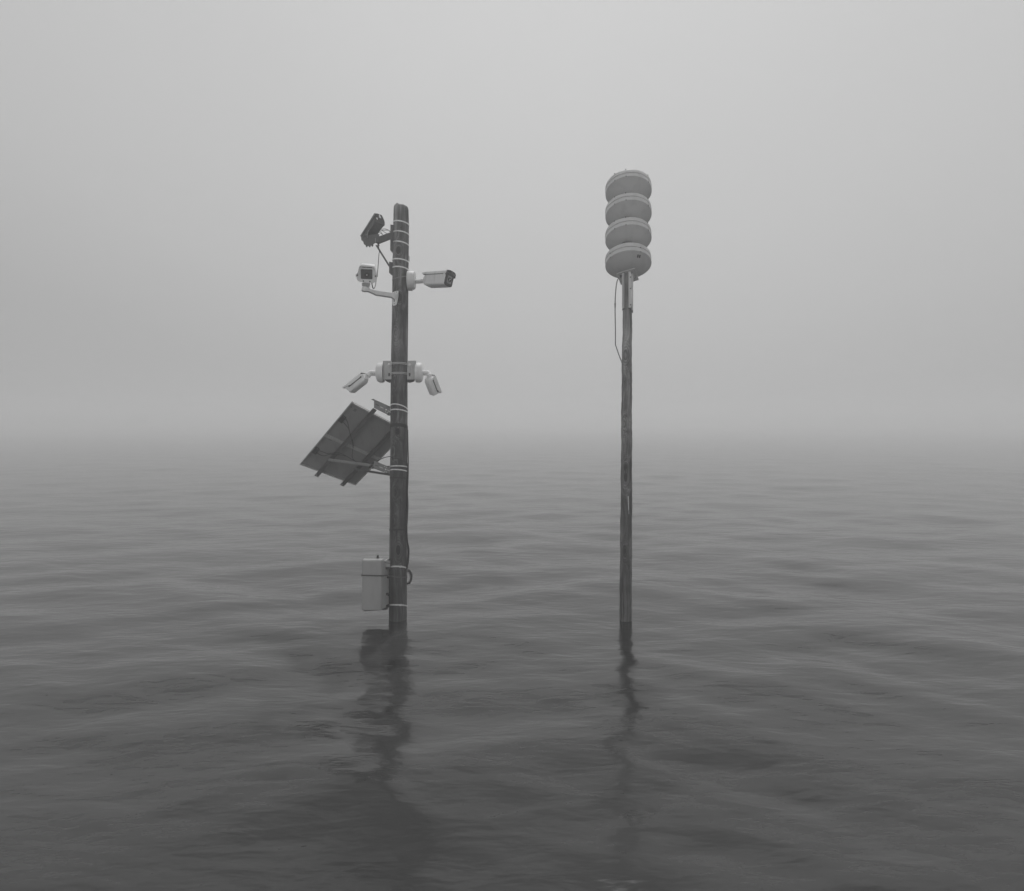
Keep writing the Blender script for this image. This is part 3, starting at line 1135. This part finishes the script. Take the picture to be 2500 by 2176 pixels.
# two rails
for v in (.30, .80):
    mb = MB()
    vc = v + (.055 if v < .5 else .01)
    w_ = .034
    slab(mb, -.065 if v < .5 else -.02, 1.055, vc - w_, vc + w_, .017, .020)
    slab(mb, -.065 if v < .5 else -.02, 1.055, vc - w_, vc - w_ + .006, .020, .055)
    slab(mb, -.065 if v < .5 else -.02, 1.055, vc + w_ - .006, vc + w_, .020, .055)
    slab(mb, -.065 if v < .5 else -.02, 1.055, vc - w_ + .006, vc + w_ - .006, .045, .048)
    rail = mb.build('rail', M_alud if v > .5 else M_dark2, sol, ang=20)
    mb = MB()
    mb.lathe(frame(P(1.035, vc - .012, .0485), nrm), [(.008, 0), (.008, .003)], 10)
    mb.build('hole', M_galv, rail)
# junction boxes on the back sheet
for (x, y) in ((868, 540), (452, 1030)):
    # find u,v of that spot
    best = None
    for u in np.linspace(0, 1, 101):
        for v in np.linspace(0, .3, 31):
            p = P(u, v, .01)
            ix = 1250 + p.x / p.y * F
            iy = HOR - (p.z - CAM_Z) / p.y * F
            d_ = (ix - 700 - x / 6.4) ** 2 + (iy - 940 - y / 6.4) ** 2
            if best is None or d_ < best[0]:
                best = (d_, u, v)
    _, u, v = best
    Mx = frame(P(u, v, -.006), nrm, e1)
    mb = MB()
    mb.rbox(Mx, [(0, .047, .030), (.024, .047, .030), (.028, .043, .026)], r=.006)
    mb.build('terminal_box', M_black, sol)


def onback(x, y, h=.03):
    """Point on the back of the panel seen at the zoom-3 pixel."""
    d = z3(x, y, 1.0) - Vector((0, 0, CAM_Z))
    o = Vector((0, 0, CAM_Z))
    t = (PA + nrm * h - o).dot(nrm) / d.dot(nrm)
    return o + d * t


mb = MB()
for pts in ([(915, 525), (945, 570), (965, 640), (985, 740), (1030, 880), (1040, 960), (1025, 1060), (1025, 1130), (1060, 1185), (1100, 1205)],
            [(885, 585), (925, 630), (970, 690), (995, 790), (1025, 880), (1036, 980)],
            [(500, 1025), (560, 1045), (640, 1072), (720, 1065), (790, 1058), (860, 1075), (930, 1110), (1010, 1160), (1090, 1205)],
            [(480, 1070), (540, 1100), (600, 1108), (650, 1090), (740, 1082), (850, 1095), (930, 1112)]):
    mb.tube([onback(x, y, .062) for x, y in pts], .0042, 6, 5)
mb.tube([onback(1090, 1205, .065), onback(1150, 1215, .065), onback(1240, 1215, .07), onback(1300, 1235, .07)], .008, 8, 5)
mb.build('panel_cable', M_black, sol)
mb = MB()
mb.tube([z3(1340, 1225, D - .05), z3(1420, 1190, D - .06), z3(1490, 1150, D - .09), z3(1560, 1128, D - .12), z3(1620, 1120, D - .13)] +
        [Vector((lp(1.7)[0] + .112 * math.cos(R(a)), D + .112 * math.sin(R(a)), z3(0, 1125).z - .012 - .0009 * max(0, a + 90) * .9)) for a in range(-120, 1, 15)], .0045, 8, 3)
mb.build('lead_cable', M_black, sol)


# pole arms: U channels with slots
def channel(pts_face, depth, holes, name, dark_bottom):
    Yf = D - .07
    mb = MB()
    mb.prism([z3(x, y, Yf + .0008 * (x - 1363) * 0) for x, y in pts_face], (0, .005, 0))
    ch = mb.build(name, M_galvd, sol)
    mb = MB()
    a, b, c, d = pts_face       # top-left, top-right, bottom-right, bottom-left
    mb.prism([z3(*d, Yf + .001), z3(*c, Yf + .001), z3(*c, Yf + depth), z3(*d, Yf + depth)], (0, 0, -.005))
    mb.prism([z3(*a, Yf + .001), z3(*b, Yf + .001), z3(*b, Yf + depth), z3(*a, Yf + depth)], (0, 0, .003))
    mb.build('flange', M_alud, ch)
    mb = MB()
    for h in holes:
        mb.prism([z3(x, y, Yf - .0015) for x, y in h], (0, .001, 0))
    mb.build('slot', M_white2, ch)
    return ch


def blob(x, y, r, n=8):
    return [(x + r * math.cos(2 * math.pi * k / n), y + r * math.sin(2 * math.pi * k / n)) for k in range(n)]


channel(((1363, 228), (1615, 342), (1615, 480), (1363, 352)), .12,
        ([(1463, 338), (1510, 360), (1508, 370), (1461, 347)], blob(1553, 388, 13), [(1583, 400), (1612, 414), (1612, 423), (1581, 409)], blob(1541, 421, 7), blob(1569, 435, 7)), 'upper_arm', True)
channel(((1363, 1185), (1610, 1290), (1610, 1392), (1363, 1300)), .12,
        ([(1448, 1275), (1503, 1298), (1501, 1307), (1446, 1284)], blob(1546, 1320, 12), [(1570, 1325), (1606, 1338), (1606, 1346), (1568, 1333)], blob(1533, 1278, 7), blob(1557, 1288, 7), blob(1533, 1352, 7), blob(1560, 1362, 7)), 'lower_arm', True)
mb = MB()
mb.prism([z3(x, y, D - .075) for x, y in ((1378, 293), (1440, 318), (1440, 330), (1395, 310))], (0, .002, 0))
mb.prism([z3(x, y, D - .075) for x, y in ((1372, 1252), (1420, 1262), (1425, 1272), (1385, 1262))], (0, .002, 0))
mb.build('dark_slot', M_black, sol)
mb = MB()
mb.prism([z3(x, y, D - .06) for x, y in ((1318, 226), (1355, 218), (1364, 228), (1364, 250))], (0, .03, 0))
mb.build('hook', M_dark2, sol)
mb = MB()
for (x, y, r_) in ((1600, 350, 20), (1600, 455, 24), (1592, 1278, 18), (1592, 1372, 22)):
    mb.lathe(frame(z3(x, y, D - .02), (0, -1, 0)), [(r_ / 6.4 / F * D, 0), (r_ / 6.4 / F * D, .045), (r_ / 6.4 / F * D * .6, .05)], 8)
mb.build('arm_bolt', M_dark, sol)
# struts
mb = MB()
mb.bar(onback(650, 1168, .06), z3(1318, 1258, D - .03), .010, .036, (0, 0, 1))
mb.build('strut', M_galvd, sol)
mb = MB()
mb.bar(onback(1050, 1315, .05), z3(1625, 1405, D + .03), .014, .026, (0, 0, 1))
mb.build('strut', M_alud, sol)
mb = MB()
for x, y in ((1300, 1280), (1330, 1265), (1345, 1295)):
    mb.lathe(frame(z3(x, y, D - .07), (0, -1, 0)), [(.013, -.03), (.013, .006), (.007, .01)], 6)
mb.build('hinge_bolt', M_dark, sol)
for y, cl in (((338, 302, 385), None), ((410, 382, 430), None), ((1285, 1264, 1286), None), ((1340, 1322, 1355), None)):
    mkband(sol, [Z3y(v) for v in y], 3.0, None, cl)

# ---------------------------------------------------------------- cabinet
cab = thing('equipment_cabinet', z4(375, 1510, D), 'grey metal cabinet strapped low on the pole just above the water', 'cabinet')
Yb = 7.30
x0, x1 = z4(187, 0, Yb).x, z4(462, 0, Yb).x
zt, zb = z4(0, 828, Yb).z, z4(0, 1512, Yb).z
mb = MB()
Mb = frame(((x0 + x1) / 2, Yb, (zt + zb) / 2), (0, math.cos(R(3)), -math.sin(R(3))), (1, 0, 0))
hw_, hh_ = (x1 - x0) / 2, (zt - zb) / 2
mb.rbox(Mb, [(0.006, hw_ - .003, hh_ - .003), (.009, hw_, hh_), (.085, hw_, hh_), (.088, hw_ - .003, hh_ - .003)], r=.006)
body = mb.build('body', M_cab, cab)
mb = MB()
mb.rbox(Mb, [(-.012, hw_ - .012, hh_ - .012), (-.009, hw_ - .009, hh_ - .009), (.0055, hw_ - .009, hh_ - .009)], r=.004)
door = mb.build('door', M_cab, cab)
mb = MB()
mb.lathe(frame(z4(253, 1265, Yb - .012), (0, -1, 0)), [(.009, 0), (.009, .003), (.004, .0035)], 14)
mb.build('lock', M_galvd, door)
# side return towards the pole
mb = MB()
mb.loft([[Vector((x1 + .001, Yb + .05, zt - .025)), Vector((x1 + .001, Yb + .12, zt - .035)), Vector((x1 + .001, Yb + .12, zb + .01)), Vector((x1 + .001, Yb + .02, zb + .01))],
         [Vector((z4(566, 0).x, D - .07, zt - .02)), Vector((z4(566, 0).x, D + .05, zt - .02)), Vector((z4(566, 0).x, D + .05, zb + .004)), Vector((z4(566, 0).x, D - .07, zb + .004))]])
mb.build('mounting_case', M_cab, cab)
mb = MB()
mb.lathe(frame(z4(405, 822, Yb + .12), (0, 0, 1)), [(.013, -.01), (.013, .03), (.011, .052), (.007, .056)], 14)
mb.build('antenna_stub', M_black, cab)
# top and bottom pole brackets
mb = MB()
mb.prism([z4b(x, y, D - .12) for x, y in ((835, 425), (900, 395), (1010, 392), (1125, 425), (1125, 610), (900, 600), (885, 520))], (0, .03, 0))
b1 = mb.build('pole_bracket', M_cab, cab)
mb = MB()
mb.prism([z4b(x, y, D - .125) for x, y in ((840, 435), (940, 455), (1125, 480), (1125, 505), (960, 475), (855, 462))], (0, .004, 0))
mb.build('bracket_lip', M_dark2, b1)
mb = MB()
mb.lathe(frame(z4b(905, 530, D - .12), (-.3, -1, 0)), [(.017, -.01), (.017, .006), (.011, .006), (.011, .003)], 14)
mb.build('bracket_eye', M_white2, b1)
mb = MB()
mb.lathe(frame(z4b(900, 520, D - .128), (-.3, -1, 0)), [(.009, 0), (.009, .003)], 12)
mb.build('eye_hole', M_black, b1)
mb = MB()
mb.prism([z4b(x, y, D - .115) for x, y in ((890, 600), (1125, 610), (1125, 690), (890, 695))], (0, .03, 0))
mb.prism([z4(x, y, D - .115) for x, y in ((475, 1410), (488, 1410), (500, 1440), (560, 1440), (560, 1475), (478, 1488))], (0, .03, 0))
mb.build('clamp_foot', M_dark, cab)
mb = MB()
for x, y in ((495, 1285), (526, 1291), (553, 1300)):
    mb.lathe(frame(z4(x, y, D - .10), (0, -1, 0)), [(.014, -.02), (.014, .01), (.009, .016)], 10)
for x, y in ((482, 1055), (545, 1060)):
    mb.lathe(frame(z4(x, y, D - .10), (0, -1, 0)), [(.013, -.02), (.013, .008), (.009, .012)], 10)
mb.build('cable_gland', M_black, cab)
mb = MB()
mb.prism([Vector((x0 + .02, Yb + .01, zb - .004)), Vector((z4(562, 0).x, D - .13, zb - .006)), Vector((z4(562, 0).x, D + .05, zb - .006)), Vector((x0 + .02, Yb + .22, zb - .004))], (0, 0, -.012))
mb.build('base_flange', M_dark2, cab)
# strap round box and pole
mb = MB()
zs_ = z4(0, 1030, Yb).z
q_ = [Vector((x0 - .002, Yb + .24, zs_)), Vector((x0 - .002, Yb - .016, zs_)), Vector((x1 + .004, Yb - .016, zs_ - .006)), z4(500, 1040, D - .13), z4(560, 1045, D - .13)]
xx, rr_ = lp(zs_)
for a in (-125, -110, -95, -80, -65, -50, -35, -20, -5, 15, 40):
    q_.append(Vector((xx + (rr_ + .004) * math.cos(R(a)), D + (rr_ + .004) * math.sin(R(a)), z4(0, 1046 + 26 * max(0, (a + 125)) / 90, D - .1).z)))
lo = []
for i, p in enumerate(q_):
    t = (q_[min(i + 1, len(q_) - 1)] - q_[max(i - 1, 0)])
    t.z = 0
    nn_ = Vector((t.y, -t.x, 0)).normalized()
    h_ = 1.55 / F * D
    lo.append([p - Vector((0, 0, h_)), p + nn_ * .003 - Vector((0, 0, h_)), p + nn_ * .003 + Vector((0, 0, h_)), p + Vector((0, 0, h_))])
mb.loft(lo)
mb.build('strap', M_dark2, cab)
for y, cl in (((938, 912, 940), -62), ((1448, 1438, 1452), -62)):
    mkband(cab, [Z4y(v) for v in y], 3.6, None, cl)

# ---------------------------------------------------------------- right post
YP = D + .05
post = thing('timber_post', (z7(244, 1710, YP).x, YP, 0), 'slim weathered grey timber post with a long crack, holding up the siren', 'post')
ed = [(2200, 1512, 1542), (1511, 1513.4, 1541.2), (1221, 1516.6, 1542.2), (920, 1518.9, 1541.8), (778, 1521.5, 1541.8), (660, 1523, 1541)]
edz = []
for py, a, b in ed:
    edz.append((W(0, py, YP).z, W(a, py, YP).x, W(b, py, YP).x))


def pe(z):
    q = edz
    if z <= q[0][0]:
        return q[0][1:]
    for a, b in zip(q, q[1:]):
        if a[0] <= z <= b[0]:
            t = (z - a[0]) / (b[0] - a[0])
            return a[1] + (b[1] - a[1]) * t, a[2] + (b[2] - a[2]) * t
    return q[-1][1:]


mb = MB()
lo = []
zs = np.linspace(-1.2, W(0, 655, YP).z, 170)
for z in zs:
    a, b = pe(z)
    w = b - a
    cxp = (a + b) / 2
    j = lambda s_: .0022 * math.sin(z * 9 + s_) + .0015 * math.sin(z * 23 + 2 * s_) + .001 * math.sin(z * 61 + s_ * 5)
    crack_x = a + w * (.80 if z > 2 else .70 + .05 * z)
    cd = .020 if z < 2.2 else (.010 if z < 3.9 else .0)
    cwid = .0022 if z < 2.2 else .0016
    pts = [(a + j(1), YP + .04), (a + j(2), YP - .035), (a + w * .06 + j(2), YP - .050), (a + w * .2, YP - .060 + j(3)), (a + w * .42, YP - .066 + j(4)),
           (crack_x - cwid, YP - .064), (crack_x, YP - .064 + cd), (crack_x + cwid, YP - .060),
           (b - w * .04 + j(6), YP - .045), (b + j(7), YP - .03), (b + j(8), YP + .035), (b - w * .1, YP + .055), (cxp, YP + .065), (a + w * .1, YP + .055)]
    lo.append([(x, y, z) for x, y in pts])
mb.loft(lo)
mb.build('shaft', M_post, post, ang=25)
mb = MB()
mb.prism([z7(x, y, YP - .066) for x, y in ((260, 873), (265, 873), (268, 995), (263, 995))], (0, -.004, 0))
mb.build('ground_wire', M_white, post)
mb = MB()
mb.tube([z7(265, 968, YP - .07), z7(264, 1010, YP - .07), z7(263, 1100, YP - .07), z7(261, 1350, YP - .068), z7(257, 1720, YP - .068), z7(256, 1760, YP - .068)], .0028, 6)
mb.build('wire', M_dark, post)
mb = MB()
for x, y in ((235, 90), (270, 105), (216, 627), (214, 1190), (283, 850), (274, 365)):
    mb.lathe(frame(z7(x, y, YP - .062), (0, -1, 0)), [(.006, -.02), (.006, .004), (.003, .006)], 8)
mb.build('nail', M_dark, post)

# ---------------------------------------------------------------- siren
TILT = R(23.3)
axis = Vector((.03, math.sin(TILT), math.cos(TILT))).normalized()
step = (W(1534.4, 472, D + .465) - W(1533.9, 647.5, D)) / 3      # centre to centre
base_c = W(1533.9, 647.5, D)
sir = thing('warning_siren', base_c - axis * .14, 'pale grey outdoor warning siren of four stacked discs on top of the timber post', 'siren')
SP = .392
xax = Vector((1, 0, 0))
for k in range(4):
    c = base_c + step * k
    sc_ = 1 + .021 * k
    rr0 = .2775 * sc_
    M = frame(c, axis, xax)
    mb = MB()
    mb.lathe(M, [(.07, -.075), (.12, -.066), (.18, -.046), (.23, -.023), (rr0 - .006, -.002), (rr0, 0.0), (rr0, .052), (rr0 - .0015, .0535), (rr0 - .02, .054)], 96)
    dk = mb.build('disc', M_siren, sir, ang=45)
    mb = MB()
    mb.lathe(M, [(rr0 - .02, .052), (rr0 - .007, .053), (rr0 - .007, .0605), (rr0 - .02, .0615)], 96)
    mb.build('seam', M_siren_seam, dk)
    mb = MB()
    mb.lathe(M, [(rr0 - .0005, .0600), (rr0 + .002, .0615), (rr0 + .001, .085), (rr0 - .001, .108), (rr0 - .008, .121), (rr0 - .022, .131), (rr0 - .07, .140), (.10, .150), (.05, .152)], 96)
    mb.build('lid', M_siren, dk, ang=45)
    if k < 3:
        mb = MB()
        mb.lathe(M, [(.085, .148), (.085, SP - .10)], 32)
        mb.build('throat', M_siren_seam, sir)
    tabs = ((-105.5, -135, -42) if k else (-68, -150))
    for a in tabs:
        u = M.to_3x3() @ Vector((math.cos(R(a)), math.sin(R(a)), 0))
        mb = MB()
        mb.rbox(frame(c + u * rr0, u, axis), [(-.004, .052, .0035), (.003, .052, .0035)] if False else [(-.004, .006, .004), (.004, .006, .004)], r=.002)
        o = mb.build('clip', M_galvd, dk)
        mb2 = MB()
        for h in ((.004, .118) if k else (.062,)):
            p = c + u * (rr0 - .001) + axis * h
            mb2.lathe(frame(p, u), [(.0065, -.006), (.0065, .003), (.003, .005)], 8)
        mb2.build('bolt', M_dark2, dk)
    if k:
        # overlapping access strip between two clips
        mb = MB()
        lo = []
        for a in np.linspace(-135, -105.5, 12):
            u = M.to_3x3() @ Vector((math.cos(R(a)), math.sin(R(a)), 0))
            lo.append([c + u * (rr0 - .001) + axis * .060, c + u * (rr0 + .0035) + axis * .060, c + u * (rr0 + .0025) + axis * .078, c + u * (rr0 - .003) + axis * .078])
        mb.loft(lo)
        mb.build('access_strip', M_siren, dk)
        u = M.to_3x3() @ Vector((math.cos(R(-42)), math.sin(R(-42)), 0))
        mb = MB()
        mb.bar(c + u * (rr0 - .0005) + axis * .004, c + u * (rr0 - .001) + axis * .104, .0022, .004, u)
        mb.build('joint_line', M_siren_seam, dk)
    if k == 0:
        mb = MB()
        # small dark outlet on the underside
        for s_ in (0, 1):
            p = c + (M.to_3x3() @ Vector((.075 + .022 * s_, -.215, 0))) - axis * (.030 + .004 * s_)
            mb.rbox(frame(p, -axis - Vector((0, .2, 0)), (1, 0, .1)), [(0, .008, .022), (.006, .008, .022)], r=.003)
        mb.build('drain_port', M_dark2, dk)
# square mounting plate and angle irons
pc = base_c - axis * .085
pf = [z6b(x, y, 1.0) for x, y in ((200, 355), (765, 180), (893, 545), (330, 700))]
org = Vector((0, 0, CAM_Z))
pts = []
for p in pf:
    d = p - org
    t = (pc - org).dot(axis) / d.dot(axis)
    pts.append(org + d * t)
mb = MB()
mb.loft([[p - axis * .008 for p in pts], pts])
mb.build('mounting_plate', M_siren, sir)


def iron(mbx, xa, xb, yt, yb, Yf, dep, s):
    """Angle iron: a front leg xa..xb and a side leg going back on side s (-1 left, 1 right)."""
    mbx.prism([z6b(xa, yt, Yf), z6b(xb, yt, Yf), z6b(xb, yb, Yf), z6b(xa, yb, Yf)], (0, .006, 0))
    xo = xa if s < 0 else xb
    mbx.prism([z6b(xo, yt, Yf + .006), z6b(xo, yt, Yf + dep), z6b(xo, yb, Yf + dep), z6b(xo, yb, Yf + .006)], (.006 * -s, 0, 0))


mb = MB()
iron(mb, 368, 425, 330, 1455, YP - .05, .10, -1)
mb.build('angle_iron', M_siren, sir)
mb = MB()
iron(mb, 433, 462, 330, 1440, YP - .072, .04, -1)
mb.build('angle_iron', M_galvd, sir)
mb = MB()
iron(mb, 570, 668, 300, 1425, YP - .085, .03, 1)
ai = mb.build('angle_iron', M_siren, sir)
mb = MB()
iron(mb, 680, 715, 320, 1570, YP - .05, .10, 1)
mb.build('angle_iron', M_siren, sir)
mb = MB()
for y in (470, 825, 1335):
    mb.lathe(frame(z6b(632, y, YP - .086), (0, -1, 0)), [(.008, 0), (.008, .004), (.005, .009)], 8)
mb.build('bolt', M_dark2, ai)
mb = MB()
mb.prism([z6b(x, y, YP - .04) for x, y in ((300, 570), (370, 560), (370, 700), (350, 695))], (0, .02, 0))
mb.prism([z6b(x, y, YP - .03) for x, y in ((712, 430), (790, 440), (730, 560), (712, 560))], (0, .02, 0))
mb.build('gusset', M_galvd, sir)
mb = MB()
for x, y in ((330, 430), (650, 320), (755, 460)):
    d = z6b(x, y, 1.0) - org
    t = (pc - axis * .008 - org).dot(axis) / d.dot(axis)
    p = org + d * t
    mb.lathe(frame(p, -axis), [(.016, 0), (.016, .01), (.009, .011), (.009, .022)], 6)
mb.build('plate_bolt', M_dark2, sir)
mb = MB()
mb.prism([z6b(x, y, YP - .07) for x, y in ((385, 1455), (455, 1435), (462, 1465), (425, 1475), (400, 1500), (388, 1498))], (0, .04, 0))
mb.prism([z6b(x, y, YP - .088) for x, y in ((555, 1425), (640, 1425), (668, 1385), (668, 1410), (640, 1450), (560, 1445))], (0, .03, 0))
mb.prism([z6b(x, y, YP - .055) for x, y in ((668, 1510), (700, 1510), (712, 1580), (668, 1570))], (0, .03, 0))
mb.build('weld_edge', M_dark2, sir)
# conduit
mb = MB()
cp = [z6(398, 440, YP), z6(380, 468, YP), z6(366, 520, YP), z6(356, 600, YP), z6(349, 700, YP), z6(345, 810, YP), z6(346, 950, YP), z6(350, 1150, YP), z6(350, 1340, YP), z6(358, 1375, YP), z6(400, 1500, YP), z6(436, 1590, YP - .01), z6(443, 1630, YP - .02), z6(444, 1690, YP - .02)]
mb.tube(cp, .0066, 10, 4)
co = mb.build('conduit', M_pvc, None)
tag(co, 'thin grey conduit bowing out from the siren base back to the timber post', 'conduit')
mb = MB()
mb.lathe(frame(z6(346, 850, YP), (0, 0, 1)), [(.0066, 0), (.0088, .002), (.0088, .04), (.0115, .042), (.0115, .056), (.0066, .058)], 14)
mb.build('coupling', M_pvc, co)
mb = MB()
mb.bar(z6(441, 1655, YP - .05), z6(448, 1690, YP - .05), .018, .006)
mb.build('clip', M_galvd, co)

# ---------------------------------------------------------------- haze
mh = bpy.data.materials.new('haze')
mh.use_nodes = True
n = mh.node_tree
n.nodes.clear()
pv = N(n, 'ShaderNodeVolumePrincipled')
pv.inputs['Color'].default_value = (1, 1, 1, 1)
pv.inputs['Density'].default_value = .0165
pv.inputs['Anisotropy'].default_value = .35
ou = N(n, 'ShaderNodeOutputMaterial')
L(n, pv.outputs[0], ou.inputs['Volume'])
mb = MB()
E = 2600
mb.loft([[(-E, -E, -3), (E, -E, -3), (E, E, -3), (-E, E, -3)], [(-E, -E, 6.6), (E, -E, 6.6), (E, E, 6.6), (-E, E, 6.6)]])
hz = mb.build('haze', mh, None, smooth=False)
hz['kind'] = 'stuff'
hz['label'] = 'even pale fog over the water'
